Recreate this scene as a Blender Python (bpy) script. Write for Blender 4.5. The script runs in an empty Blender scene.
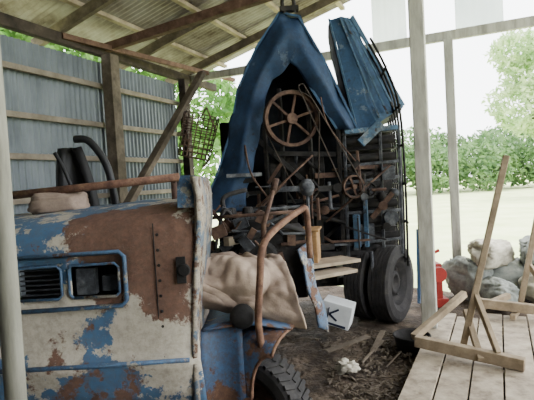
import bpy, math, random
from mathutils import Vector, Matrix, noise
random.seed(7)
V=Vector
# ---------------------------------------------------------------- helpers
def lin(c):
    return tuple(((x/255)/12.92 if x/255<=0.04045 else ((x/255+0.055)/1.055)**2.4) for x in c)+(1,)
def new_mat(name):
    m=bpy.data.materials.new(name); m.use_nodes=True
    nt=m.node_tree; b=nt.nodes['Principled BSDF']
    return m,nt,b
def noise_mat(name, stops, scale=5, rough=.8, bump=.2, metal=0, detail=8, stretch=(1,1,1), bscale=None, dist=0.01):
    m,nt,b=new_mat(name); N=nt.nodes; L=nt.links
    g=N.new('ShaderNodeNewGeometry'); mp=N.new('ShaderNodeMapping'); mp.inputs['Scale'].default_value=stretch
    L.new(g.outputs['Position'],mp.inputs['Vector'])
    n=N.new('ShaderNodeTexNoise'); n.inputs['Scale'].default_value=scale; n.inputs['Detail'].default_value=detail; n.inputs['Roughness'].default_value=.65
    L.new(mp.outputs[0],n.inputs['Vector'])
    r=N.new('ShaderNodeValToRGB'); cr=r.color_ramp
    while len(cr.elements)<len(stops): cr.elements.new(.5)
    for e,(p,c) in zip(cr.elements,stops): e.position=p; e.color=lin(c)
    L.new(n.outputs['Fac'],r.inputs['Fac']); L.new(r.outputs['Color'],b.inputs['Base Color'])
    b.inputs['Roughness'].default_value=rough; b.inputs['Metallic'].default_value=metal
    b.inputs['Specular IOR Level'].default_value=.25
    if bump:
        n2=N.new('ShaderNodeTexNoise'); n2.inputs['Scale'].default_value=bscale or scale*4; n2.inputs['Detail'].default_value=6
        L.new(mp.outputs[0],n2.inputs['Vector'])
        bp=N.new('ShaderNodeBump'); bp.inputs['Strength'].default_value=bump; bp.inputs['Distance'].default_value=dist
        L.new(n2.outputs['Fac'],bp.inputs['Height']); L.new(bp.outputs[0],b.inputs['Normal'])
    return m
def peel_mat(name, paint, paint2, primer, rust, rust2, primer_amt=.5, rust_amt=.5, spots=(), pspots=(), scale=4, rough=.55, grime=.7, grime_amt=.5, grime_col=None):
    m,nt,b=new_mat(name); N=nt.nodes; L=nt.links
    g=N.new('ShaderNodeNewGeometry')
    def nz(s,off=0,det=9,ro=.6):
        mp=N.new('ShaderNodeMapping'); mp.inputs['Location'].default_value=(off,off*1.7,off*.6); L.new(g.outputs['Position'],mp.inputs['Vector'])
        n=N.new('ShaderNodeTexNoise'); n.inputs['Scale'].default_value=s; n.inputs['Detail'].default_value=det; n.inputs['Roughness'].default_value=ro
        L.new(mp.outputs[0],n.inputs['Vector']); return n.outputs['Fac']
    def math_(op,a,bb=None,clamp=False):
        n=N.new('ShaderNodeMath'); n.operation=op; n.use_clamp=clamp
        for i,x in enumerate((a,bb)):
            if x is None: continue
            if isinstance(x,(int,float)): n.inputs[i].default_value=x
            else: L.new(x,n.inputs[i])
        return n.outputs[0]
    def zone(base,sp):
        v=base
        for c,r,s in sp:
            d=N.new('ShaderNodeVectorMath'); d.operation='DISTANCE'; d.inputs[1].default_value=c; L.new(g.outputs['Position'],d.inputs[0])
            t=math_('DIVIDE',d.outputs['Value'],r); t=math_('SUBTRACT',1,t,True); t=math_('MULTIPLY',t,s); v=math_('ADD',v,t)
        return v
    def mask(fac,amt,soft=.012):
        mr=N.new('ShaderNodeMapRange'); th=1-amt
        mr.inputs['From Min'].default_value=th-soft; mr.inputs['From Max'].default_value=th+soft
        L.new(fac,mr.inputs['Value']); return mr.outputs[0]
    def mix(f,a,bb):
        n=N.new('ShaderNodeMix'); n.data_type='RGBA'
        L.new(f,n.inputs[0])
        for i,x in ((6,a),(7,bb)):
            if isinstance(x,tuple): n.inputs[i].default_value=x
            else: L.new(x,n.inputs[i])
        return n.outputs[2]
    pc=mix(nz(scale*2.3,9),lin(paint),lin(paint2))
    rc=mix(mask(nz(scale*4,3,12,.75),.5,.15),lin(rust),lin(rust2))
    pm=mask(zone(nz(scale,1,12,.7),pspots),primer_amt)
    rm=mask(zone(nz(scale*1.1,5,12,.7),spots),rust_amt,.025)
    c=mix(pm,pc,lin(primer)); c=mix(rm,c,rc)
    gr=mask(nz(scale*5,12,12,.8),grime_amt,.12)
    gm=math_('MULTIPLY',gr,grime)
    c=mix(gm,c,lin(grime_col or rust2))
    L.new(c,b.inputs['Base Color'])
    b.inputs['Specular IOR Level'].default_value=.3
    rr=N.new('ShaderNodeMapRange'); rr.inputs['To Min'].default_value=rough; rr.inputs['To Max'].default_value=.9; L.new(rm,rr.inputs['Value']); L.new(rr.outputs[0],b.inputs['Roughness'])
    h=math_('ADD',math_('MULTIPLY',pm,-.5),math_('MULTIPLY',rm,-.5)); h=math_('ADD',h,math_('MULTIPLY',nz(scale*8,2),.6))
    bp=N.new('ShaderNodeBump'); bp.inputs['Strength'].default_value=.5; bp.inputs['Distance'].default_value=.006; L.new(h,bp.inputs['Height']); L.new(bp.outputs[0],b.inputs['Normal'])
    return m
def empty(name,loc):
    e=bpy.data.objects.new(name,None); e.location=loc; e.empty_display_size=.2
    bpy.context.collection.objects.link(e); return e
def mesh_obj(name,verts,faces,mat,parent=None,smooth=False,bevel=0,solid=0,sub=0):
    me=bpy.data.meshes.new(name)
    vs=[V(v) for v in verts]
    c=sum(vs,V((0,0,0)))/len(vs)
    me.from_pydata([v-c for v in vs],[],faces); me.validate(); me.update()
    o=bpy.data.objects.new(name,me); bpy.context.collection.objects.link(o); o.location=c
    me.materials.append(mat)
    if smooth:
        for p in me.polygons: p.use_smooth=True
    if parent is not None:
        o.parent=parent; o.matrix_parent_inverse=Matrix.Translation(parent.location).inverted()
    if solid:
        s=o.modifiers.new('solid','SOLIDIFY'); s.thickness=solid; s.offset=0
    if bevel:
        s=o.modifiers.new('bevel','BEVEL'); s.width=bevel; s.segments=2; s.limit_method='ANGLE'
    return o
BF=[(0,1,3,2),(4,6,7,5),(0,4,5,1),(2,3,7,6),(0,2,6,4),(1,5,7,3)]
class Geo:
    def __init__(s): s.v=[]; s.f=[]
    def add(s,v,f):
        n=len(s.v); s.v+= [V(x) for x in v]; s.f+=[tuple(i+n for i in q) for q in f]
    def box(s,c,size,rot=None):
        M=rot if rot is not None else Matrix.Identity(3); hx,hy,hz=[q/2 for q in size]
        s.add([V(c)+M@V((x*hx,y*hy,z*hz)) for x in(-1,1) for y in(-1,1) for z in(-1,1)],BF)
    def beam(s,p,q,w,h,up=(0,0,1)):
        p=V(p);q=V(q);d=(q-p);l=d.length;d.normalize();u=V(up)
        if abs(d.dot(u))>.95: u=V((.407,.914,0))
        x=d.cross(u).normalized(); z=x.cross(d)
        s.box((p+q)/2,(w,l,h),Matrix((x,d,z)).transposed())
    def tube(s,pts,r,n=10,smooth=False,caps=True):
        pts=[V(p) for p in pts]
        if smooth:
            out=[];P=[pts[0]]+pts+[pts[-1]]
            for i in range(1,len(P)-2):
                for k in range(6):
                    t=k/6;a,b,c,d=P[i-1:i+3]
                    out.append(.5*((2*b)+(c-a)*t+(2*a-5*b+4*c-d)*t*t+(3*b-a-3*c+d)*t**3))
            out.append(pts[-1]);pts=out
        rs=r if isinstance(r,(list,tuple)) else None
        vs=[];m=len(pts);x=None
        for i,p in enumerate(pts):
            d=(pts[min(i+1,m-1)]-pts[max(i-1,0)]).normalized()
            if x is None:
                x=d.cross(V((0,0,1)) if abs(d.z)<.9 else V((0,1,0))).normalized()
            else: x=(x-d*x.dot(d)).normalized()
            y=d.cross(x)
            rr=(rs[0]+(rs[1]-rs[0])*i/(m-1)) if rs else r
            for k in range(n):
                t=2*math.pi*k/n; vs.append(p+(x*math.cos(t)+y*math.sin(t))*rr)
        f=[(i*n+k,i*n+(k+1)%n,(i+1)*n+(k+1)%n,(i+1)*n+k) for i in range(m-1) for k in range(n)]
        if caps: f+= [tuple(range(n))[::-1],tuple((m-1)*n+k for k in range(n))]
        s.add(vs,f)
    def lathe(s,prof,c,axis,n=36,closed=False):
        a=V(axis).normalized(); x=a.cross(V((0,0,1)) if abs(a.z)<.9 else V((1,0,0))).normalized(); y=a.cross(x); c=V(c);vs=[]
        m=len(prof)
        for k in range(n):
            t=2*math.pi*k/n;e=x*math.cos(t)+y*math.sin(t)
            for r,h in prof: vs.append(c+e*r+a*h)
        f=[]
        for k in range(n):
            for i in range(m if closed else m-1):
                j=(i+1)%m; f.append((k*m+i,k*m+j,((k+1)%n)*m+j,((k+1)%n)*m+i))
        s.add(vs,f)
    def plate(s,pts,thick):
        pts=[V(p) for p in pts]; nrm=V((0,0,0))
        for i in range(len(pts)): nrm+=pts[i].cross(pts[(i+1)%len(pts)])
        nrm.normalize();n=len(pts);o=nrm*thick/2
        s.add([p+o for p in pts]+[p-o for p in pts],[tuple(range(n)),tuple(range(2*n-1,n-1,-1))]+[(i,i+n,(i+1)%n+n,(i+1)%n) for i in range(n)])
    def obj(s,name,mat,parent=None,**k): return mesh_obj(name,s.v,s.f,mat,parent,**k)
def skin(name,rows,mat,parent,k=6,amp=.02,freq=3,solid=.012,smooth=True,seed=0):
    R=[[V(p) for p in r] for r in rows]; nr=len(R); nc=len(R[0]); vs=[]
    ni=(nr-1)*k+1; nj=(nc-1)*k+1
    for i in range(ni):
        a=min(i//k,nr-2); u=i/k-a
        for j in range(nj):
            b=min(j//k,nc-2); w=j/k-b
            p=(R[a][b]*(1-u)+R[a+1][b]*u)*(1-w)+(R[a][b+1]*(1-u)+R[a+1][b+1]*u)*w
            q=p*freq+V((seed,seed,seed))
            vs.append(p+V((noise.noise(q),noise.noise(q+V((9,0,0)))*1.5,noise.noise(q+V((0,9,0)))))*amp)
    f=[(i*nj+j,i*nj+j+1,(i+1)*nj+j+1,(i+1)*nj+j) for i in range(ni-1) for j in range(nj-1)]
    return mesh_obj(name,vs,f,mat,parent,smooth=smooth,solid=solid)
def blob(name,c,rad,mat,parent=None,seed=0,amp=.15,freq=2.5,e=.7,fold=.03,rot=0,nu=56,nv=36,flat=None,tilt=0):
    vs=[];R=Matrix.Rotation(rot,3,'Z')@Matrix.Rotation(tilt,3,'X')
    sg=lambda x,p: math.copysign(abs(x)**p,x)
    for j in range(nv+1):
        ph=-math.pi/2+math.pi*j/nv
        for i in range(nu):
            th=2*math.pi*i/nu
            p=V((sg(math.cos(ph),e)*sg(math.cos(th),e),sg(math.cos(ph),e)*sg(math.sin(th),e),sg(math.sin(ph),e)))
            q=V((math.cos(ph)*math.cos(th),math.cos(ph)*math.sin(th),math.sin(ph)))
            k=1+amp*noise.noise(q*freq*.6+V((seed,0,0)))*2
            w=noise.noise(q*2+V((0,seed,3)))
            k+=fold*math.sin((q.x*2+q.z*3+w*3+seed)*freq*2.2)+fold*.8*noise.noise(q*freq*3+V((seed,seed,0)))
            v=R@V((p.x*rad[0]*k,p.y*rad[1]*k,p.z*rad[2]*k))+V(c)
            if flat is not None and v.z<flat: v.z=flat+(v.z-flat)*.08
            vs.append(v)
    f=[(j*nu+i,j*nu+(i+1)%nu,(j+1)*nu+(i+1)%nu,(j+1)*nu+i) for j in range(nv) for i in range(nu)]
    return mesh_obj(name,vs,f,mat,parent,smooth=True)
# ---------------------------------------------------------------- building frame
th=math.radians(24)
A=V((math.sin(th),math.cos(th),0)); B=V((math.cos(th),-math.sin(th),0)); O=V((-2.53,4.57,0))
SL=.268
def bp(t,s,z): return O+A*t+B*s+V((0,0,z))
# ---------------------------------------------------------------- materials
m_dirt=noise_mat('dirt',[(.3,(38,32,27)),(.5,(66,56,47)),(.72,(110,96,82))],3.5,.95,1,0,12,bscale=22,dist=.04)
m_grass=noise_mat('grass',[(.3,(178,194,130)),(.55,(206,215,160)),(.75,(226,229,190))],.6,.95,.3)  # pale tones carry the field's overexposure in the base colour
m_wood=noise_mat('weathered_wood',[(.3,(66,58,50)),(.55,(98,88,76)),(.8,(130,118,104))],6,.85,.4)
m_woods=noise_mat('stand_wood',[(.3,(104,90,72)),(.55,(144,128,106)),(.8,(170,154,130))],6,.85,.4)
m_woodl=noise_mat('pale_wood',[(.3,(112,100,84)),(.55,(146,132,114)),(.8,(170,158,138))],6,.8,.3)
m_girt=noise_mat('girt_wood',[(.3,(96,88,78)),(.55,(126,116,104)),(.8,(146,136,122))],6,.8,.3)
m_woodd=noise_mat('dark_wood',[(.3,(34,29,26)),(.55,(60,52,46)),(.8,(86,76,66))],6,.9,.4)
m_plank=noise_mat('plank_wood',[(.3,(104,92,78)),(.5,(152,140,122)),(.75,(182,170,150))],7,.75,.4)  # wood tone lightened, partly to paint in glare
m_post=noise_mat('grey_post',[(.3,(134,132,124)),(.55,(174,172,162)),(.8,(194,192,182))],4,.85,.3,stretch=(3,3,.6))
m_pole=noise_mat('bamboo',[(.3,(110,108,100)),(.55,(136,134,124)),(.8,(158,156,146))],4,.85,.3,stretch=(3,3,.6))
m_wall=noise_mat('galvanised_sheet',[(.3,(76,82,88)),(.55,(106,113,119)),(.8,(130,136,141))],1.6,.55,.1,.2,stretch=(1,1,.5))
m_roof=noise_mat('roof_sheet',[(.3,(84,70,62)),(.5,(140,132,128)),(.8,(176,172,172))],1.8,.7,.1,.1)
m_rust=noise_mat('rust',[(.3,(40,30,28)),(.5,(76,58,50)),(.75,(112,90,76))],9,.85,.4)
m_rustt=noise_mat('purlin_rust',[(.3,(70,50,42)),(.6,(104,80,68)),(.8,(130,106,92))],9,.85,.4)
m_rusto=noise_mat('rust_pipe',[(.3,(66,46,38)),(.5,(104,76,62)),(.75,(144,114,90))],14,.8,.4)
m_iron=noise_mat('dark_iron',[(.3,(20,20,22)),(.55,(42,40,40)),(.8,(76,70,64))],8,.75,.3,.2)
m_greasy=noise_mat('greasy_grey_metal',[(.3,(32,33,36)),(.5,(66,68,74)),(.75,(116,118,120))],11,.7,.4,.2)
m_black=noise_mat('black_vinyl',[(.3,(18,18,20)),(.7,(36,36,38))],6,.5,.1)
m_rubber=noise_mat('rubber',[(.3,(30,29,30)),(.6,(50,48,48)),(.8,(76,72,66))],9,.85,.3)
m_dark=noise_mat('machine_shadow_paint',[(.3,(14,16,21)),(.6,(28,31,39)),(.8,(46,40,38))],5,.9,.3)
m_burlap=noise_mat('burlap',[(.3,(114,98,88)),(.55,(152,134,120)),(.8,(182,164,148))],5,.95,.5,bscale=90,dist=.004)
m_tarp=noise_mat('grey_tarp',[(.3,(84,88,86)),(.55,(126,130,124)),(.8,(160,160,150))],7,.6,.4)
m_tarpw=noise_mat('white_sack',[(.3,(136,130,118)),(.55,(180,174,158)),(.8,(202,196,180))],6,.7,.4)
m_white=noise_mat('white_carton',[(.3,(176,178,180)),(.7,(206,208,208))],5,.7,.1)
m_ink=noise_mat('blue_black_ink',[(.3,(24,28,44)),(.7,(36,42,62))],5,.7,.1)
m_tan=noise_mat('ochre_paint',[(.3,(96,68,44)),(.55,(146,114,78)),(.8,(170,142,108))],7,.7,.3)
m_red=noise_mat('red_paint',[(.3,(110,30,26)),(.7,(150,44,36))],5,.6,.1)
m_belt=noise_mat('belt_canvas',[(.3,(52,46,42)),(.7,(92,82,76))],8,.8,.1)
m_truck=peel_mat('truck_paint',(54,86,122),(82,114,142),(184,176,162),(120,90,76),(84,62,54),primer_amt=.47,rust_amt=.37,
    spots=(((-.70,2.4,1.34),.46,.55),((-.50,2.4,1.15),.28,.22),((-.95,2.5,.45),.5,.2)),pspots=(((-.55,2.4,.90),.40,.34),((-1.2,2.4,.85),.34,.22)),scale=5,grime_amt=.45,grime=.5,grime_col=(96,82,74))
m_pillar=peel_mat('pillar_paint',(70,98,124),(104,124,140),(164,156,142),(116,86,70),(76,56,46),primer_amt=.52,rust_amt=.44,scale=9)
m_trim=peel_mat('truck_trim_paint',(54,88,124),(80,112,142),(156,152,144),(100,76,64),(62,48,42),primer_amt=.44,rust_amt=.40,scale=8)
m_mach=peel_mat('machine_paint',(26,46,74),(38,62,92),(66,82,102),(56,48,46),(28,29,34),primer_amt=.38,rust_amt=.37,scale=3,rough=.7,grime_amt=.46,grime=.6)
m_chute=peel_mat('chute_paint',(42,70,102),(58,88,120),(98,112,128),(66,56,52),(36,36,40),primer_amt=.38,rust_amt=.37,scale=3,rough=.7,grime_amt=.45,grime=.55)
m_machl=peel_mat('machine_light_paint',(58,90,120),(80,112,140),(122,134,144),(70,60,54),(40,38,40),primer_amt=.42,rust_amt=.38,scale=4,rough=.65)
m_fend=peel_mat('fender_paint',(46,76,110),(64,96,128),(168,154,120),(116,84,64),(68,50,42),primer_amt=.38,rust_amt=.42,
    spots=(((.05,2.6,.6),.3,.2),((-.2,2.5,.3),.3,.2)),scale=6)
m_fendw=peel_mat('far_fender_paint',(60,92,126),(86,114,140),(164,160,150),(120,84,66),(70,52,42),primer_amt=.48,rust_amt=.46,scale=9)
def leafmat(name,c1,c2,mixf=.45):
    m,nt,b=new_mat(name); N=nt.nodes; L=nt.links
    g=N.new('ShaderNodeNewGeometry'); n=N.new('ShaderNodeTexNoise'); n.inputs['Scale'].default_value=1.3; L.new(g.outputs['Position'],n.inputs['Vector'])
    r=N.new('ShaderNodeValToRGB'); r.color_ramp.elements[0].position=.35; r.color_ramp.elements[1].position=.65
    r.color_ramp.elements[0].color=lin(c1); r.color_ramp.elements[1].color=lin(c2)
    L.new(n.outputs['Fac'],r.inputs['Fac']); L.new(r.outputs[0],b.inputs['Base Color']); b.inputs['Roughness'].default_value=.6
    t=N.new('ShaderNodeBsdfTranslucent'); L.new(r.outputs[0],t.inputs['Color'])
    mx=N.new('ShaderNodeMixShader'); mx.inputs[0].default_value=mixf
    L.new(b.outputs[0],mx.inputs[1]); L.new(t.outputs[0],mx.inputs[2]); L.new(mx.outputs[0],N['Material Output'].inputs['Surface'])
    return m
m_leaf=leafmat('leaves_green',(70,114,48),(134,174,92))
m_leafh=leafmat('leaves_hedge',(72,106,62),(118,148,94))
m_leaf2=leafmat('leaves_overexposed',(150,182,122),(192,210,160))  # overexposure is put into this washed-out leaf colour
m_trans=leafmat('fibreglass_sheet',(196,204,214),(220,226,232),.75)
# ---------------------------------------------------------------- ground
def ground():
    n1,n2=120,100; vs=[]
    for i in range(n1+1):
        for j in range(n2+1):
            t=-8+ (3.5+8)*i/n1; s=-.15+ (8.2)*j/n2
            p=bp(t,s,0)
            z=.05*noise.noise(V((p.x*1.3,p.y*1.3,0)))+.03*noise.noise(V((p.x*5,p.y*5,3)))+.016*noise.noise(V((p.x*14,p.y*14,7)))
            d=(V((p.x,p.y,0))-V((.75,5.0,0))).length
            z+=.10*max(0,1-d/1.1)
            vs.append((p.x,p.y,z-.02))
    f=[(i*(n2+1)+j,(i+1)*(n2+1)+j,(i+1)*(n2+1)+j+1,i*(n2+1)+j+1) for i in range(n1) for j in range(n2)]
    mesh_obj('floor',vs,f,m_dirt,smooth=True)
ground()
g=Geo(); g.add([(-90,-30,-.09),(90,-30,-.09),(90,120,-.09),(-90,120,-.09)],[(0,1,2,3)]); g.obj('grass_field',m_grass)
g=Geo()
for i in range(560):
    x=random.uniform(.4,1.3); y=random.uniform(3.1,4.6)
    if x>.95+(y-3.3)*.5: x-=.4
    l=random.uniform(.01,.08); w=random.uniform(.003,.014); a=random.uniform(0,6.28)
    g.box((x,y,.01+.05*max(0,1-abs(y-5)/1.2)),(l,w,random.uniform(.004,.02)),Matrix.Rotation(a,3,'Z')@Matrix.Rotation(random.uniform(-.3,.3),3,'Y'))
g.obj('straw_litter',m_wood)
# ---------------------------------------------------------------- walls
wl=empty('wall_left',bp(.3,0,0))
def corr(name,t0,t1,zs,mat,parent,off=0,pitch=.076,amp=.011,s=0):
    n=int((t1-t0)/pitch*6); vs=[];f=[]
    for i in range(n+1):
        t=t0+(t1-t0)*i/n; o=s+off+amp*math.sin(2*math.pi*(t-t0)/pitch)
        for z in zs: vs.append(bp(t,o,z))
    m=len(zs)
    for i in range(n):
        for j in range(m-1): f.append((i*m+j,(i+1)*m+j,(i+1)*m+j+1,i*m+j+1))
    return mesh_obj(name,vs,f,mat,parent,smooth=True)
corr('sheet_lower',-7.5,3.0,(0.0,1.0,2.05),m_wall,wl,-.03)
corr('sheet_upper',-7.5,3.0,(2.0,2.6,3.22),m_wall,wl,-.055)
g=Geo()
for z in (.5,1.1,1.55,2.0,2.42,2.9): g.beam(bp(-7.5,.02,z),bp(3.0,.02,z),.045,.06)
g.obj('girts',m_girt,wl,bevel=.004)
g=Geo()
g.beam(bp(-7.5,.05,3.32),bp(4.1,.05,3.32),.09,.12)
g.obj('wall_plate',m_woodd,wl,bevel=.005)
wb=empty('light_blocker_back',bp(-7.6,3.5,0))  # out-of-view wall added behind the camera to keep light out
g=Geo(); n=500
for i in range(n):
    a=7.4*i/n;b=7.4*(i+1)/n; oa=.01*math.sin(a/.076*6.283);ob=.01*math.sin(b/.076*6.283)
    g.add([bp(-7.6+oa,a,0),bp(-7.6+ob,b,0),bp(-7.6+ob,b,3.4+SL*b),bp(-7.6+oa,a,3.4+SL*a)],[(0,1,2,3)])
g.obj('sheets',m_wall,wb)
g=Geo()
for z in (.8,1.8,2.8): g.beam(bp(-7.5,0,z),bp(-7.5,7.4,z),.05,.07)
g.obj('girts',m_girt,wb)
wr=empty('light_blocker_right',bp(-5,7.4,0))  # unseen wall added to block side light and darken the interior
corr('sheets',-7.5,-3.6,(0,2.5,5.3),m_wall,wr,0,s=7.4)
g=Geo()
for z in (.8,1.8,2.8,3.8,4.8): g.beam(bp(-7.5,7.34,z),bp(-3.6,7.34,z),.05,.07)
g.obj('girts',m_girt,wr)
def post(p,top,w,mat,round_=False,lean=(0,0)):
    g=Geo()
    q=V((p[0]+lean[0],p[1]+lean[1],top))
    if round_: g.tube([V(p),(V(p)+q)/2+V((.01,0,0)),q],w/2,14)
    else: g.beam(p,q,w,w)
    return g.obj('wooden_post',mat,bevel=0 if round_ else .008,smooth=round_)
post(bp(1.35,.17,-.02),3.26,.15,m_wood)
post(bp(2.98,.14,-.02),3.26,.12,m_woodd)
post((1.50,4.40,-.02),4.20,.135,m_post)
post(tuple(bp(3.22,3.96,-.02)),3.26,.11,m_post)
post((-1.03,1.78,-.02),3.75,.078,m_pole,True)
g=Geo(); g.beam((-2.0,4.1,.3),(-.74,6.0,3.05),.11,.06); g.obj('brace_pole',m_wood,bevel=.005)
# ---------------------------------------------------------------- roof
rf=empty('ceiling',bp(0,3,4))
def rp(t,s,o=0): return bp(t,s,3.44+SL*s+o)
TR=-7.9
def roofsheet():
    t0,t1,s0,s1=TR,4.0,-.45,7.4; n=int((t1-t0)/.076*5); vs=[];f=[];m=9
    for i in range(n+1):
        t=t0+(t1-t0)*i/n
        for j in range(m):
            s=s0+(s1-s0)*j/(m-1); vs.append(rp(t,s,.17+.014*math.sin(2*math.pi*t/.076)))
    for i in range(n):
        for j in range(m-1): f.append((i*m+j,(i+1)*m+j,(i+1)*m+j+1,i*m+j+1))
    mesh_obj('roof_sheets',vs,f,m_roof,rf,smooth=True)
roofsheet()
g=Geo()
for t in (-7.5,-5.5,-3.8,-2.2,-.7,.75,2.1,3.3): g.beam(rp(t,-.4,0),rp(t,7.1,0),.06,.12)
g.obj('rafters',m_wood,rf,bevel=.004)
g=Geo()
for s in (-.35,.35,1.05,1.75,2.45,3.15,3.85,4.6,5.4,6.2,7): g.beam(rp(TR,s,.1),rp(4.0,s,.1),.07,.05)
g.obj('purlins',m_woodl,rf,bevel=.004)
g=Geo(); g.beam(bp(.7,0.1,3.34),bp(4.0,.5,3.38),.05,.06); g.beam(bp(1.4,-.1,3.36),bp(1.4,3.2,3.62),.08,.1); g.obj('cross_ties',m_rustt,rf)
g=Geo(); g.beam(bp(3.3,-.1,3.33),bp(3.3,7.1,3.33),.06,.12); g.obj('tie_beam',m_post,rf)
g=Geo()
for s0,s1 in ((3.0,3.45),(4.05,4.6)):
    for i in range(24):
        a=s0+(s1-s0)*i/24;b=s0+(s1-s0)*(i+1)/24; oa=.004*math.sin(i*1.3);ob=.004*math.sin((i+1)*1.3)
        g.add([bp(3.36+oa,a,3.38),bp(3.36+ob,b,3.38),bp(3.36+ob,b,3.5+SL*b),bp(3.36+oa,a,3.5+SL*a)],[(0,1,2,3)])
g.obj('gable_sheets',m_trans,rf)
# ---------------------------------------------------------------- truck
tk=empty('old_truck',(-.9,2.8,0))
def truckbody():
    prof=[(2.42,.42),(2.40,.55),(2.37,.66),(2.36,.69),(2.385,.72),(2.39,.85),(2.392,.98),(2.395,1.055),(2.395,1.14),(2.395,1.225),(2.40,1.30),(2.415,1.36),(2.45,1.41),(2.52,1.445),(2.7,1.465),(2.95,1.48),(3.25,1.49)]
    xs=[-1.75,-1.6,-1.45,-1.325,-1.25,-1.17,-1.10,-1.04,-.96,-.88,-.80,-.72,-.64,-.56,-.49,-.44,-.41,-.395]
    vs=[]
    for x in xs:
        for (y,z) in prof:
            yy=y
            if x>-.5: yy=y+ (x+.5)**2*2.5
            zz=z+(.05*(x+1.4) if z>1.3 else 0)+.01*noise.noise(V((x*5,z*5,y)))
            vs.append((x+.012*math.sin(z*5)*(1 if x>-.6 else 0),yy+.022*noise.noise(V((x*4,z*4,1))),zz))
    m=len(prof);f=[]
    for i in range(len(xs)-1):
        for j in range(m-1):
            inx=(-1.33<xs[i] and xs[i+1]<=-1.09) or (-1.05<xs[i] and xs[i+1]<=-.79)
            if inx and 1.05<prof[j][1] and prof[j+1][1]<=1.23: continue
            f.append((i*m+j,(i+1)*m+j,(i+1)*m+j+1,i*m+j+1))
    mesh_obj('cowl_skin',vs,f,m_truck,tk,smooth=True,solid=.006)
truckbody()
g=Geo()
g.box((-1.06,2.62,1.14),(.68,.02,.3)); g.box((-1.06,2.5,1.03),(.66,.2,.02)); g.obj('vent_box',m_iron,tk)
g=Geo()
for a,b in ((-1.335,-1.09),(-1.05,-.79)):
    z0,z1=1.055,1.225; r=.02
    pts=[(a+r,2.382,z0),(b-r,2.382,z0),(b,2.382,z0+r),(b,2.382,z1-r),(b-r,2.382,z1),(a+r,2.382,z1),(a,2.382,z1-r),(a,2.382,z0+r),(a+r,2.382,z0)]
    g.tube(pts,.008,8)
g.tube([(-1.6,2.375,1.275),(-.78,2.375,1.285),(-.755,2.375,1.26),(-.755,2.375,1.03),(-.78,2.375,1.005),(-1.6,2.375,.995)],.012,8)
g.obj('vent_trim',m_trim,tk,smooth=True)
g=Geo()
for i in range(6):
    g.beam((-1.33,2.44,1.07+i*.026),(-1.1,2.44,1.07+i*.026),.02,.006)
g.box((-.98,2.45,1.13),(.10,.05,.14)); g.box((-.86,2.47,1.11),(.08,.05,.08))
g.obj('vent_louvres',m_greasy,tk)
g=Geo()
g.tube([(-1.75,2.36,.70),(-1.0,2.355,.70),(-.45,2.37,.70)],.013,8); g.obj('belt_moulding',m_trim,tk,smooth=True)
pl=[(-.43,.40),(-.425,.7),(-.41,.95),(-.385,1.2),(-.36,1.4),(-.355,1.55),(-.37,1.65)]
vs=[];f=[]
for x,z in pl:
    vs+=[(x-.02,2.41,z),(x-.008,2.392,z),(x+.006,2.40,z),(x+.010,2.46,z),(x+.008,2.9,z-.0)]
for i in range(len(pl)-1):
    for j in range(4): f.append((i*5+j,i*5+j+1,(i+1)*5+j+1,(i+1)*5+j))
mesh_obj('door_pillar',vs,f,m_pillar,tk,smooth=True,solid=.01)
g=Geo(); g.plate([(-.47,2.42,1.49),(-.36,2.42,1.49),(-.37,2.44,1.655),(-.45,2.46,1.66),(-.47,2.45,1.6)],.012); g.obj('pillar_cap',m_trim,tk)
g=Geo(); g.lathe([(.001,-.012),(.03,-.012),(.035,0),(.001,0)],(-.45,2.378,1.17),(0,1,0),20); g.box((-.465,2.38,1.17),(.05,.01,.14)); g.obj('door_lock_plate',m_iron,tk,bevel=.003)
g=Geo()
for i in range(9): g.lathe([(.001,-.006),(.007,-.004),(.009,0)],(-.58,2.385,1.36-.08*i),(0,1,0),8)
g.tube([(-.60,2.39,1.42),(-.60,2.388,.75)],.003,6)
g.obj('rivets',m_iron,tk)
g=Geo(); g.tube([(-1.80,3.0,1.60),(-.56,3.0,1.665)],.026,12); g.obj('roll_pipe',m_rusto,tk,smooth=True)
g=Geo(); g.tube([(-.60,3.02,1.66),(-.6,3.0,1.2)],.02,8); g.tube([(-1.7,3.02,1.6),(-1.7,3.0,1.2)],.02,8); g.obj('pipe_supports',m_rust,tk,smooth=True)
vs=[];f=[]
for j in range(9):
    z=1.42+.5*j/8; w=.13*(1-.55*(j/8)**2); x0=-1.30-.07*(j/8)
    for i in range(9):
        q=-1+2*i/8; vs.append((x0+q*w,3.25+.07*q*q*-1+.08*j/8,z))
for j in range(8):
    for i in range(8): f.append((j*9+i,j*9+i+1,(j+1)*9+i+1,(j+1)*9+i))
mesh_obj('driver_seat_back',vs,f,m_black,tk,smooth=True,solid=.06)
g=Geo(); g.tube([(-1.30,3.2,1.97),(-1.2,3.2,1.95),(-1.1,3.2,1.8),(-1.06,3.2,1.62),(-1.04,3.2,1.42)],.026,10,True)
g.tube([(-1.42,3.15,1.88),(-1.36,3.15,1.75),(-1.28,3.15,1.5)],.014,8,True)
g.obj('control_levers',m_black,tk,smooth=True)
blob('seat_cushion',(-1.38,3.08,1.54),(.19,.14,.08),m_burlap,tk,3,.1)
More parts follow.
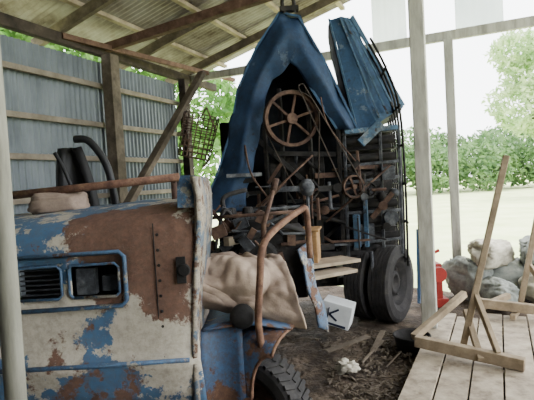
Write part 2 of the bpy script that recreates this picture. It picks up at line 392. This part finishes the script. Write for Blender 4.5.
def wheel(c,R,w,axis,parent,name,rimmat,lugs=True):
    g=Geo(); rr=R*.56
    if lugs:
        g.lathe([(rr,-w*.36),(R*.72,-w*.5),(R*.9,-w*.47),(R*.97,-w*.40),(R*.985,0),(R*.97,w*.40),(R*.9,w*.47),(R*.72,w*.5),(rr,w*.36)],c,axis,48)
    else:
        pr=[(rr,-w*.36),(R*.72,-w*.5),(R*.92,-w*.47)]
        for k in range(5):
            x0=-w*.42+w*.84*k/5; x1=x0+w*.84/5
            pr+=[(R*.985,x0+.004),(R,x0+w*.03),(R,x1-w*.03),(R*.985,x1-.004),(R*.97,x1-.002),(R*.97,x1)]
        pr+=[(R*.92,w*.47),(R*.72,w*.5),(rr,w*.36)]
        g.lathe(pr,c,axis,48)
    a=V(axis).normalized(); x=a.cross(V((0,0,1))).normalized(); y=a.cross(x)
    n=34 if lugs else 0
    for k in range(n):
        for sg in(-1,1):
            t=2*math.pi*(k+(.5 if sg>0 else 0))/n; e=x*math.cos(t)+y*math.sin(t); tt=-x*math.sin(t)+y*math.cos(t)
            g.box(V(c)+e*R*.98+a*sg*w*.24,(w*.40,R*.09,R*.06),Matrix((( a*.95+tt*.3*sg).normalized(),(tt*.95-a*.3*sg).normalized(),e)).transposed())
    g.obj(name+'_tyre',m_rubber,parent,smooth=False)
    g=Geo(); g.lathe([(.001,w*.1),(rr*.3,w*.1),(rr*.35,w*.2),(rr*.5,w*.2),(rr*.55,w*.05),(rr*.85,w*.1),(rr,w*.36),(rr,-w*.36),(rr*.8,0),(.001,0)],c,axis,32)
    for k in range(6):
        t=k*math.pi/3; e=x*math.cos(t)+y*math.sin(t); g.lathe([(.012,.0),(.012,w*.14),(.001,w*.14)],V(c)+e*rr*.7,a,8)
    g.obj(name+'_rim',rimmat,parent,smooth=True)
wax=V((-.42,-.91,0)).normalized(); wx=V((.91,-.42,0)).normalized()
wheel((-.09,2.68,.29),.29,.2,V((-.60,-.80,0)),tk,'front_wheel',m_rust)
wheel((-.9,4.3,.32),.31,.2,-wax,tk,'far_wheel',m_rust)
def fender():
    vs=[];f=[]; c=V((-.04,2.64,.325))
    angs=[74+ (200-74)*i/24 for i in range(25)]
    for d in angs:
        r=.44+.015*math.sin(math.radians(d)*3)
        if d>150: r+= (d-150)*.002
        e=wx*math.cos(math.radians(d))+V((0,0,1))*math.sin(math.radians(d))
        u=max(0,min(1,(d-76)/40)); sk=u*u*(3-2*u)
        for w,q in ((-.24,0),(-.1,.01),(.02,.012),(.10,0),(.15,-.03),(.165,-.06-.07*sk),(.17,-.07-.17*sk),(.168,-.08-.26*sk)):
            vs.append(c+e*(r+q)+wax*w)
    m=8
    for i in range(len(angs)-1):
        for j in range(m-1): f.append((i*m+j,i*m+j+1,(i+1)*m+j+1,(i+1)*m+j))
    mesh_obj('front_fender',vs,f,m_fend,tk,smooth=True,solid=.008)
    rim=[vs[i*m+m-1] for i in range(len(angs))]
    g=Geo(); g.tube([vs[k] for k in range(m)],.009,8,caps=True); g.tube(rim,.010,8); g.obj('fender_bead',m_rusto,tk,smooth=True)
fender()
vs=[];f=[]
for i in range(8):
    u=i/7
    for j in range(9):
        w=j/8
        x=-.42+.24*u; z=.30+.50*w
        vs.append((x,2.50+.05*math.sin(u*3.1)-.04*math.sin(w*3)+.04*u,z+.03*math.sin(u*3)*(w)))
for i in range(7):
    for j in range(8): f.append((i*9+j,(i+1)*9+j,(i+1)*9+j+1,i*9+j+1))
mesh_obj('fender_apron',vs,f,m_fend,tk,smooth=True,solid=.008)
skin('fender_deck',[[(-.4,2.5,.80),(-.1,2.5,.81),(.10,2.6,.77)],[(-.4,3.1,.82),(0,3.1,.82),(.18,3.1,.80)]],m_fend,tk,6,.03)
g=Geo(); g.lathe([(.001,.02),(.045,.015),(.062,0),(.07,-.015),(.065,-.05),(.04,-.11),(.001,-.12)],(-.17,2.50,.87),(.1,-1,.05),28); g.obj('headlight',m_iron,tk,smooth=True)
g=Geo(); g.tube([(-.075,2.50,.70),(-.085,2.48,.85),(-.06,2.48,1.10),(-.04,2.52,1.24),(.03,2.65,1.32),(.20,2.88,1.41),(.245,2.92,1.39),(.255,2.95,1.1)],.020,12,True); g.obj('grab_handle',m_rusto,tk,smooth=True)
g=Geo(); g.tube([(-.05,2.98,1.0),(-.03,2.98,1.33),(.06,3.08,1.58)],[.02,.013],10); g.tube([(.04,3.07,1.52),(.07,3.08,1.62)],.021,10)
g.tube([(-.42,3.1,1.38),(.2,3.1,1.39)],.012,8); g.obj('gear_lever',m_rust,tk,smooth=True)
g=Geo(); g.tube([(.30,3.3,1.0),(.29,3.3,1.3),(.29,3.3,1.5)],.012,8); g.lathe([(.001,-.06),(.035,-.05),(.055,0),(.05,.03),(.03,.06),(.001,.065)],(.29,3.3,1.54),(0,0,1),20); g.obj('filler_knob',m_greasy,tk,smooth=True)
g=Geo()
g.beam((-.6,2.9,.62),(.35,4.4,.62),.07,.12)
g.beam((-1.0,3.3,.62),(-.1,4.7,.62),.07,.12)
g.beam((-.2,2.9,.62),(-.9,3.5,.62),.06,.1); g.beam((.3,4.2,.62),(-.3,4.6,.62),.06,.1)
g.obj('chassis_rails',m_iron,tk,bevel=.005)
g=Geo(); g.box((-.05,3.55,1.0),(.62,.5,.5)); g.box((-.1,3.55,1.28),(.5,.3,.1))
for i in range(4): g.lathe([(.001,.1),(.04,.1),(.05,0)],(-.28+.13*i,3.5,1.32),(0,0,1),12)
g.lathe([(.001,-.05),(.15,-.05),(.16,0),(.15,.04),(.001,.05)],(-.1,3.27,1.05),(0,1,0),24)
g.obj('engine_block',m_iron,tk,bevel=.015)
g=Geo(); g.tube([(-.4,3.3,1.25),(-.2,3.25,1.2),(.1,3.25,1.28),(.3,3.3,1.2)],.02,8,True); g.tube([(-.3,3.4,1.35),(-.32,3.4,1.5),(-.15,3.45,1.55)],.018,8,True)
g.tube([(-.38,3.2,1.15),(-.3,3.2,1.42),(-.22,3.3,1.3)],.012,8,True); g.obj('hoses',m_rubber,tk,smooth=True)
rnd=random.Random(5)
for nm,mt in (('engine_pipes',m_rust),('engine_brackets',m_greasy)):
    g=Geo()
    for i in range(16):
        x=rnd.uniform(-.4,.2); y=rnd.uniform(3.12,3.3); z=rnd.uniform(1.05,1.42); l=rnd.uniform(.06,.22); an=rnd.uniform(-1,1)
        d=V((math.cos(an),0,math.sin(an)))*l/2
        if i%2: g.tube([V((x,y,z))-d,V((x,y,z))+d],rnd.uniform(.006,.015),8)
        else: g.box((x,y,z),(l*.5,.05,rnd.uniform(.03,.09)),Matrix.Rotation(an,3,'Y'))
    g.obj(nm,mt,tk)
skin('far_fender',[[(.19,3.2,1.12),(.26,3.3,1.14)],[(.24,3.2,1.0),(.31,3.3,1.0)],[(.25,3.18,.86),(.32,3.3,.84)],[(.28,3.2,.72),(.36,3.3,.70)],[(.31,3.2,.55),(.38,3.3,.5)]],m_fendw,tk,5,.018,6)
g=Geo(); g.box((.24,4.2,1.0),(.42,.3,.28),Matrix.Rotation(-.2,3,'Z')); g.box((.24,4.2,1.15),(.46,.34,.02),Matrix.Rotation(-.2,3,'Z')); g.box((-.12,3.9,1.05),(.2,.3,.3),Matrix.Rotation(.4,3,'Z')); g.obj('tool_box',m_tan,tk,bevel=.01)
g=Geo(); g.beam((.1,3.9,.86),(.75,4.3,.84),.28,.03); g.beam((.15,3.7,.80),(.7,4.1,.78),.2,.03); g.beam((-.3,3.2,1.2),(.15,3.9,1.2),.05,.06); g.obj('deck_boards',m_woodl,tk,bevel=.003)
def sack():
    nu,nv=80,60; vs=[]
    for j in range(nv+1):
        v=j/nv
        for i in range(nu+1):
            u=i/nu
            x=-.47+ .52*u+.14*v*u*1.0+.04*math.sin(v*5+1)*(1-u)
            y=3.05-.42*min(1,v*1.6)-.05*math.sin(math.pi*min(1,v))+.04*u
            top=1.12+.015*math.sin(u*4+.5)-.02*u
            z=top-(max(0,v-.30)**1.15)*.50*(0.66+.44*u) + .02*math.sin(math.pi*v)*(1-abs(2*u-1)**3)
            w=noise.noise(V((u*2.2,v*2.2,4)))
            fold=.018*math.sin((u*5+v*6+w*4)*1.6)+.012*abs(math.sin((u*9-v*5+w*6)))+.030*noise.noise(V((u*3.5,v*3.5,1)))+.008*noise.noise(V((u*14,v*14,1)))
            y-=fold*1.0; z+=fold*.8
            if v>.9: y+=.3*(v-.9)
            vs.append((x,y,z))
    f=[(j*(nu+1)+i,j*(nu+1)+i+1,(j+1)*(nu+1)+i+1,(j+1)*(nu+1)+i) for j in range(nv) for i in range(nu)]
    mesh_obj('burlap_sack',vs,f,m_burlap,smooth=True,solid=.02)
sack()
# ---------------------------------------------------------------- threshing machine
tm=empty('threshing_machine',(.5,5.6,0))
Y0=4.92
outer=[(-.72,1.30),(-.52,1.72),(-.34,2.18),(-.24,2.62),(-.02,3.04),(.25,3.40),(.45,3.34),(.70,2.86),(1.02,2.10)]
pairs=[(outer[0],(-.26,1.30)),(outer[1],(-.15,1.70)),(outer[2],(-.05,2.10)),(outer[3],(.04,2.44)),(outer[4],(.13,2.68)),(outer[5],(.33,2.84)),(outer[6],(.40,2.78)),(outer[7],(.58,2.48)),(outer[8],(.78,2.10))]
skin('hood_front_skin',[[(a[0],Y0+.10,a[1]),(a[0]*.45+b[0]*.55,Y0-.05,a[1]*.45+b[1]*.55),(b[0],Y0+.02,b[1])] for a,b in pairs],m_mach,tm,7,.04,4.2,.015,smooth=True,seed=4)
skin('hood_side_skin',[[(x,Y0+.10,z),(x+.1,5.6,z),(x+.25,6.3,z-.05)] for x,z in outer],m_mach,tm,5,.04,3,.012,smooth=False)
g=Geo()
for i in range(8): g.beam((outer[i][0],Y0+.08,outer[i][1]),(outer[i+1][0],Y0+.08,outer[i+1][1]),.022,.022)
g.beam((.40,Y0,2.80),(.78,Y0,2.12),.02,.025)
g.obj('hood_edge_angle',m_chute,tm)
g=Geo(); g.tube([(.30,4.97,3.38),(.28,4.97,3.5),(.34,4.97,3.56),(.40,4.97,3.5),(.40,4.97,3.38)],.02,8,True); g.box((.35,4.99,3.42),(.2,.08,.05)); g.obj('lifting_bracket',m_iron,tm)
g=Geo()
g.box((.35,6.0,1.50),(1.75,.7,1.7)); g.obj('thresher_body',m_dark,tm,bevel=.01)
g=Geo()
g.plate([(-.5,5.5,.75),(1.0,5.5,.75),(1.0,5.5,2.2),(.95,5.5,2.2),(.4,5.5,3.1),(.2,5.5,3.0),(-.1,5.5,2.3)],.03)
g.plate([(-.45,5.3,.55),(.75,5.2,.55),(.75,5.2,1.25),(-.45,5.3,1.25)],.03)
g.obj('inner_shade_panels',m_dark,tm)  # dark sheets paint in the shade inside the hood and under the body
g=Geo()
for (p,q) in (((-.5,4.95,1.32),(1.35,4.95,1.30)),((-.5,4.95,.80),(1.4,4.95,.78)),((.02,5.0,.8),(.02,5.0,2.4)),((.80,4.95,.6),(.80,4.95,2.15)),((.5,5.0,1.3),(.5,5.0,2.6)),((-.45,5.0,.8),(-.45,5.0,1.5)),((.1,4.97,1.9),(.85,4.97,1.85)),((-.1,5.0,2.1),(.7,5.0,1.3)),((.2,5.05,2.6),(.2,5.05,1.3))):
    g.beam(p,q,.04,.05)
g.obj('frame_struts',m_iron,tm,bevel=.004)
g=Geo()
for i in range(5): g.box((.0+.14*i,5.2,1.05+.03*(i%2)),(.09,.3,.35+.08*(i%3)))
g.box((-.3,5.2,1.1),(.25,.4,.45)); g.lathe([(.001,-.3),(.2,-.3),(.2,.3),(.001,.3)],(.35,5.25,1.7),(1,0,0),24); g.obj('gearboxes',m_iron,tm,bevel=.015)
rnd=random.Random(21)
for nm,mt,n in (('linkage_rods',m_rust,24),('linkage_bars',m_greasy,20),('linkage_black_bars',m_iron,40)):
    g=Geo()
    for i in range(n):
        x=rnd.uniform(-.35,1.25); y=rnd.uniform(4.72,5.15); z=rnd.uniform(.62,1.75)
        l=rnd.uniform(.12,.45); an=rnd.choice([0,1.57,rnd.uniform(-1.2,1.2)])
        d=V((math.cos(an),rnd.uniform(-.3,.3),math.sin(an)))*l/2
        if i%2: g.tube([V((x,y,z))-d,V((x,y,z))+d],rnd.uniform(.008,.02),8)
        else: g.beam(V((x,y,z))-d,V((x,y,z))+d,rnd.uniform(.015,.03),rnd.uniform(.02,.06))
        if i%8==0:
            r=rnd.uniform(.03,.05); g.lathe([(.001,-.02),(r,-.02),(r,.02),(.001,.02)],(x,y-.04,z),(0.2,1,0),16)
    g.obj(nm,mt,tm)
def spoked(c,R,w,axis,name,mat,ns=6):
    g=Geo(); a=V(axis).normalized()
    g.lathe([(R,-w/2),(R,w/2),(R*.88,w/2),(R*.88,-w/2)],c,a,40,True)
    g.lathe([(.001,-w*.7),(R*.2,-w*.7),(R*.2,w*.7),(.001,w*.7)],c,a,20)
    x=a.cross(V((0,0,1))).normalized(); y=a.cross(x)
    for k in range(ns):
        t=2*math.pi*k/ns+.3; e=x*math.cos(t)+y*math.sin(t); g.beam(V(c)+e*R*.15,V(c)+e*R*.9,w*.35,R*.10,up=a)
    g.obj(name,mat,tm)
ax=V((.25,-1,0))
spoked((.30,4.84,2.24),.29,.07,ax,'flywheel',m_rust)
spoked((.43,4.82,1.50),.11,.06,ax,'belt_pulley',m_iron,4)
spoked((.90,4.78,1.50),.12,.06,ax,'shaft_pulley',m_rust,4)
spoked((1.06,4.80,1.46),.08,.05,ax,'drive_pulley',m_iron,4)
def belt(c1,r1,c2,r2,w,name):
    c1=V(c1);c2=V(c2);d=(c2-c1);L=math.hypot(d.x,d.z);an=math.atan2(d.z,d.x);be=math.acos((r1-r2)/L)
    pts=[]
    for k in range(15): t=an+be+(2*math.pi-2*be)*k/14; pts.append(c1+V((math.cos(t)*r1,0,math.sin(t)*r1)))
    for k in range(9): t=an-be+(2*be)*k/8; pts.append(c2+V((math.cos(t)*r2,0,math.sin(t)*r2)))
    n=len(pts); vs=[];f=[]
    for p in pts: vs+=[p+V((0,-w/2,0)),p+V((0,w/2,0))]
    for i in range(n): j=(i+1)%n; f.append((2*i,2*j,2*j+1,2*i+1))
    mesh_obj(name,vs,f,m_belt,tm,smooth=True,solid=.008)
belt((.30,4.84,2.24),.295,(.43,4.84,1.50),.115,.05,'main_belt')
belt((.42,4.77,2.55),.03,(.90,4.77,1.5),.1,.03,'long_belt')
g=Geo()
g.tube([(.62,4.85,2.45),(.66,4.82,2.2),(.80,4.8,1.95),(.95,4.8,1.75)],.008,6,True)
g.tube([(-.2,4.88,2.0),(-.15,4.8,1.7),(.0,4.8,1.45)],.010,6,True)
g.tube([(.45,4.7,1.2),(.46,4.7,1.45),(.52,4.7,1.5)],.012,6,True)
g.tube([(-.1,4.75,1.35),(.5,4.8,1.85)],.010,8); g.tube([(.2,4.8,1.3),(.75,4.8,1.42)],.014,8); g.tube([(.6,4.8,1.15),(1.3,4.8,1.7)],.010,8)
g.obj('rods_and_cables',m_rust,tm,smooth=True)
skin('discharge_chute_face',[[(.80,5.15,3.34),(.92,5.12,3.36),(1.04,5.18,3.36)],[(.88,5.13,2.95),(1.03,5.10,2.93),(1.20,5.2,3.02)],[(.96,5.13,2.5),(1.13,5.10,2.5),(1.40,5.2,2.66)],[(1.04,5.15,2.12),(1.24,5.12,2.16),(1.58,5.2,2.34)]],m_chute,tm,5,.02,4,.015,smooth=False)
skin('discharge_chute_side',[[(1.04,5.18,3.36),(1.10,5.6,3.36),(1.15,6.0,3.36)],[(1.20,5.2,3.02),(1.28,5.6,3.0),(1.35,6,3.0)],[(1.40,5.2,2.66),(1.48,5.6,2.64),(1.54,6,2.62)],[(1.58,5.2,2.34),(1.64,5.6,2.32),(1.7,6,2.3)]],m_chute,tm,5,.02,4,.015,smooth=False)
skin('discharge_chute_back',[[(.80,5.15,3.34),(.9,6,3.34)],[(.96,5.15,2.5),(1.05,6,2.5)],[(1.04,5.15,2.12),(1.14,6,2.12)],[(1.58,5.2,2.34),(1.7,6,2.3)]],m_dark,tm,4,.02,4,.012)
g=Geo()
for u in (.45,.62,.78,.93):
    g.beam((.80+.24*u,5.09,3.33),(1.04+.54*u,5.09,2.14+.20*u),.015,.018)
g.beam((1.05,5.16,3.37),(1.58,5.18,2.36),.03,.03); g.beam((.79,5.12,3.34),(1.03,5.12,2.14),.02,.02)
g.obj('chute_ribs',m_machl,tm)
g=Geo()
for i,z in enumerate((.95,1.12,1.30,1.62,1.80,1.98)):
    g.lathe([(.001,-.27),(.045,-.27),(.045,.27),(.001,.27)],(1.12,4.98,z),(1,-.05,0),16)
    g.box((1.12,5.1,z+.09),(.56,.2,.012))
g.box((1.12,5.22,1.45),(.6,.02,1.3))
g.obj('rollers',m_iron,tm)
g=Geo()
for z in (.88,1.22,1.54,1.72,2.06): g.beam((.84,4.93,z),(1.42,4.93,z+.02+.02*math.sin(z*9)),.03,.03)
for x in (.84,1.22,1.42): g.beam((x,4.93,.75),(x+.02,4.93,2.12),.03,.03)
g.box((1.3,4.95,1.62),(.14,.12,.14)); g.box((1.02,4.97,1.0),(.22,.1,.18)); g.lathe([(.001,-.03),(.08,-.03),(.08,.03),(.001,.03)],(1.3,4.88,1.15),(0,1,0),20)
g.obj('sieve_frame',m_greasy,tm,bevel=.003)
g=Geo(); g.beam((1.02,4.9,1.95),(1.25,4.9,2.15),.04,.1); g.beam((1.04,4.9,.85),(1.04,4.9,1.35),.04,.05); g.beam((.86,4.9,2.08),(1.42,4.9,2.1),.03,.05); g.beam((.94,4.9,1.2),(.94,4.9,.85),.06,.09); g.obj('blue_brackets',m_machl,tm,bevel=.003)
for i in range(4):
    g=Geo(); g.lathe([(.001,-.05),(.045,-.05),(.05,-.02),(.045,.05),(.001,.06)],(.95+.13*i,4.88,1.38+.03*(i%2)),(0,-1,0),16); g.obj('bearing_%d'%i,m_greasy if i%2 else m_iron,tm,smooth=True)
g=Geo()
for i in range(6):
    y=4.75+.2*i; x=1.40+.03*i
    g.tube([(x-.26,y,3.0),(x-.12,y,2.7),(x,y,2.3),(x+.03,y,1.6),(x+.02,y,.65)],.013,6,True)
for z,dx in ((2.7,-.12),(2.3,0),(1.9,.02),(1.5,.03),(1.1,.03),(.7,.02)): g.tube([(1.40+dx,4.73,z),(1.56+dx,5.75,z)],.014,6)
g.obj('side_guard',m_iron,tm,smooth=True)
g=Geo(); g.beam((-.7,5.3,.42),(1.0,5.25,.42),.09,.09); g.beam((-.5,5.1,.72),(.8,5.05,.72),.08,.12); g.beam((-.5,6.1,.72),(1.5,6.1,.72),.08,.12); g.beam((-.45,5.0,.72),(-.45,6.2,.72),.08,.1); g.beam((.75,5.0,.72),(.75,6.2,.72),.08,.1); g.beam((0.7,5.3,.42),(.7,5.3,.75),.2,.3); g.obj('axle_frame',m_iron,tm)
wa=V((.80,-.60,0)).normalized()
wheel((1.30,4.98,.43),.41,.24,wa,tm,'dual_outer',m_iron,False)
wheel((1.08,5.14,.43),.41,.24,-wa,tm,'dual_inner',m_iron,False)
wheel((-.62,5.6,.42),.41,.26,-wa,tm,'offside',m_iron,False)
g=Geo(); g.beam((1.58,4.95,.2),(1.6,4.95,1.0),.03,.05); g.beam((1.58,4.95,.55),(1.72,4.95,.95),.02,.02); g.obj('blue_jack_stand',m_chute,tm)
# ---------------------------------------------------------------- wire basket
g=Geo(); c=V((-.80,5.25,1.92)); R0=.18;H=.48
Rt=Matrix.Rotation(.25,3,'Y')
for k in range(20):
    t=2*math.pi*k/20; e=V((math.cos(t),math.sin(t),0)); g.tube([c+Rt@(e*R0),c+Rt@(e*(R0+.02)+V((0,0,H)))],.006,5)
for k in range(9):
    z=H*k/8; g.tube([c+Rt@V((math.cos(2*math.pi*q/24)*(R0+.02*k/8),math.sin(2*math.pi*q/24)*(R0+.02*k/8),z)) for q in range(25)],.006,5)
g.tube([c+Rt@V((0,0,H)),c+V((.2,-.18,H+.05)),c+V((.3,-.3,.25))],.01,6)
g.obj('wire_basket',m_rust)
# ---------------------------------------------------------------- boxes / scrap
Rb=Matrix.Rotation(-.35,3,'Z')@Matrix.Rotation(.25,3,'Y')
BC=V((.61,4.34,.33)); bx=empty('carton_box',(.61,4.34,.1)); g=Geo(); g.box(BC,(.28,.22,.22),Rb); g.obj('carton',m_white,bx,bevel=.006)
g=Geo()
def on(lx,lz): return BC+Rb@V((lx,-.113,lz))
g.beam(on(-.07,-.05),on(-.07,.06),.006,.022); g.beam(on(-.06,.0),on(.02,.06),.006,.018); g.beam(on(-.06,.0),on(.02,-.05),.006,.018); g.beam(on(-.11,-.09),on(.11,-.09),.006,.02)
g.obj('printed_letter',m_ink,bx)
g=Geo(); g.beam((.45,4.02,.08),(.85,4.12,.16),.07,.012); g.beam((.85,4.0,.06),(1.02,4.30,.14),.05,.012); g.beam((.72,3.85,.03),(.98,4.15,.10),.02,.015); g.beam((.9,3.75,.02),(1.1,4.0,.05),.012,.012); g.obj('scrap_boards',m_wood,bevel=.003)
blob('crumpled_foil',(.58,3.72,.06),(.08,.06,.05),m_tarpw,None,9,.4,3,.9,.1)
g=Geo(); g.lathe([(.001,0),(.13,0),(.16,.12),(.17,.13),(.16,.14),(.145,.12),(.12,.02),(.001,.02)],(1.24,4.14,.01),(0,0,1),28); g.obj('feed_pan',m_iron,smooth=True)
# ---------------------------------------------------------------- right: plank platform + stands
g=Geo(); D=V((.45,.89,0)).normalized(); S=V((.89,-.45,0)).normalized()
P0=V((.95,3.10,0))
for i in range(8):
    w=.2; o=P0+S*(w+.012)*i+D*random.uniform(-.1,.1)
    L=1.9+random.uniform(-.1,.2)
    g.beam(o-D*.9+V((0,0,.10+random.uniform(-.008,.008))),o+D*L+V((0,0,.10+random.uniform(-.01,.01))),w,.03)
for k in (-.6,.6,1.7): g.beam(P0+D*k-S*.05+V((0,0,.05)),P0+D*k+S*1.6+V((0,0,.05)),.06,.07)
g.obj('plank_platform',m_plank,bevel=.004)
def stand(name,c,f1,f2,top,foot_a,foot_b):
    g=Geo(); f1=V(f1);f2=V(f2)
    g.beam(f1,f2,.07,.09)
    g.beam(c,top,.05,.06)
    g.beam(foot_a[0],foot_a[1],.055,.06); g.beam(foot_b[0],foot_b[1],.05,.05)
    g.beam(V(c)+(V(top)-V(c))*.28,f2+(f1-f2)*.22+V((0,0,.04)),.04,.05)
    g.obj(name,m_woods,bevel=.006)
stand('wooden_stand',(1.53,3.72,.17),(1.17,3.80,.21),(1.80,3.30,.17),(1.94,3.72,1.70),((1.17,3.85,.22),(1.78,4.25,.46)),((1.55,3.45,.16),(1.62,3.85,.42)))
stand('wooden_stand',(2.48,4.60,.2),(2.05,4.65,.26),(2.9,4.2,.2),(2.80,4.55,1.74),((2.1,4.65,.2),(2.5,4.85,.25)),((2.3,4.4,.16),(2.6,4.8,.16)))
sp=empty('tarp_bundles',(2.9,5.6,0))
for i,(c,r,mt,ti) in enumerate((((2.46,5.70,.26),(.30,.20,.26),m_tarp,.1),((2.95,5.62,.24),(.32,.22,.24),m_tarp,-.15),((3.45,5.5,.26),(.32,.22,.26),m_tarpw,.1),((2.70,5.62,.58),(.30,.20,.17),m_tarpw,.25),((3.22,5.52,.60),(.30,.20,.17),m_tarp,-.2),((2.60,5.28,.18),(.28,.16,.16),m_tarp,.1),((3.10,5.14,.20),(.30,.17,.18),m_tarpw,0),((3.75,5.35,.5),(.26,.2,.4),m_tarpw,.1))):
    blob('bundle_%d'%i,c,r,mt,sp,i*3.1,.13,2.4,.80,.045,rot=i*.5-1,flat=.02,tilt=ti)
g=Geo(); c=V((1.96,5.55,0)); g.box(c+V((0,0,.30)),(.14,.2,.42)); g.lathe([(.001,-.06),(.09,-.06),(.09,.06),(.001,.06)],c+V((0,-.14,.40)),(0,1,0),20); g.beam(c+V((-.12,0,.05)),c+V((.12,0,.05)),.3,.1); g.tube([c+V((0,0,.4)),c+V((0,0,.62)),c+V((.08,0,.66))],.022,8)
g.obj('water_pump',m_red,bevel=.01)
# ---------------------------------------------------------------- vegetation
def tree(name,base,h,clumps,n,size,mat,trunk=.12):
    e=empty(name,base); g=Geo(); b=V(base)
    g.tube([b,b+V((.1,0,h*.3)),b+V((0,.1,h*.6))],[trunk,trunk*.5],8)
    for c,r in clumps: g.tube([b+V((.05,0,h*.3)),V(c)],[trunk*.4,trunk*.1],6)
    g.obj('trunk',m_woodd,e,smooth=True)
    vs=[];f=[]
    tot=sum(r**2 for c,r in clumps)
    for c,r in clumps:
        for i in range(int(n*r*r/tot)):
            d=V((random.gauss(0,1),random.gauss(0,1),random.gauss(0,1))).normalized()*r*random.uniform(.45,1)**.6
            d.z*=.8; d*=1+.35*noise.noise(d*1.5/r+V(c))
            p=V(c)+d; s=size*random.uniform(.6,1.3)
            x=V((random.gauss(0,1),random.gauss(0,1),random.gauss(0,1))).normalized(); y=x.cross(V((random.gauss(0,1),random.gauss(0,1),random.gauss(0,1)))).normalized()
            k=len(vs); vs+=[p-x*s,p+y*s*.45,p+x*s,p-y*s*.45]; f.append((k,k+1,k+2,k+3))
    mesh_obj('leaves',vs,f,mat,e)
tree('tree',(-2.2,11,-.05),5,[((-2.6,10.6,2.6),1.3),((-1.6,11.2,3.6),1.3),((-1.2,11,1.9),1.2),((-2.6,10.8,4.6),1.2),((-3.6,9.5,4.2),1.2),((-.6,12,3),1.1)],7500,.12,m_leaf)
tree('tree',(-6.5,10,-.05),6,[((-5.2,9.2,4.8),1.4),((-6.4,9.4,5.2),1.6),((-5.4,7.6,4.4),1.2),((-6.8,8.0,5.0),1.5),((-4.4,10.6,5.4),1.4)],8000,.13,m_leaf)
hedge=[((x,38+random.uniform(-2,2),1.6+random.uniform(0,1.3)),random.uniform(2.0,3.0)) for x in [7+2.0*i for i in range(14)]]
hedge+=[((x,43,3.0+random.uniform(0,2.4)),random.uniform(1.6,2.8)) for x in [9+2.6*i for i in range(12)]]
tree('hedge_bushes',(18,39,-.05),2,hedge,30000,.24,m_leafh,.1)
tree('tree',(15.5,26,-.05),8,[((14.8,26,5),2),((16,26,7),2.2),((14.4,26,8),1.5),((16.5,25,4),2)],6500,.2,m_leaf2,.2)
# ---------------------------------------------------------------- light
w=bpy.data.worlds.new('World'); bpy.context.scene.world=w; w.use_nodes=True
bg=w.node_tree.nodes['Background']; bg.inputs[0].default_value=(.95,.975,1,1); bg.inputs[1].default_value=8
sd=bpy.data.lights.new('sun','SUN'); sd.energy=5; sd.angle=.05; sd.color=(1,.97,.9)
so=bpy.data.objects.new('sun',sd); so.rotation_euler=(math.radians(-14),math.radians(12),0); so.location=(0,0,12); bpy.context.collection.objects.link(so)
# ---------------------------------------------------------------- camera
cd=bpy.data.cameras.new('camera'); cam=bpy.data.objects.new('camera',cd); bpy.context.collection.objects.link(cam)
cd.sensor_width=36; cd.lens=31.15; cd.clip_end=300
cam.matrix_world=Matrix.Translation((0,0,1.6))@Matrix.Rotation(math.radians(90-2.23),4,'X')@Matrix.Rotation(math.radians(-3.3),4,'Z')
bpy.context.scene.camera=cam
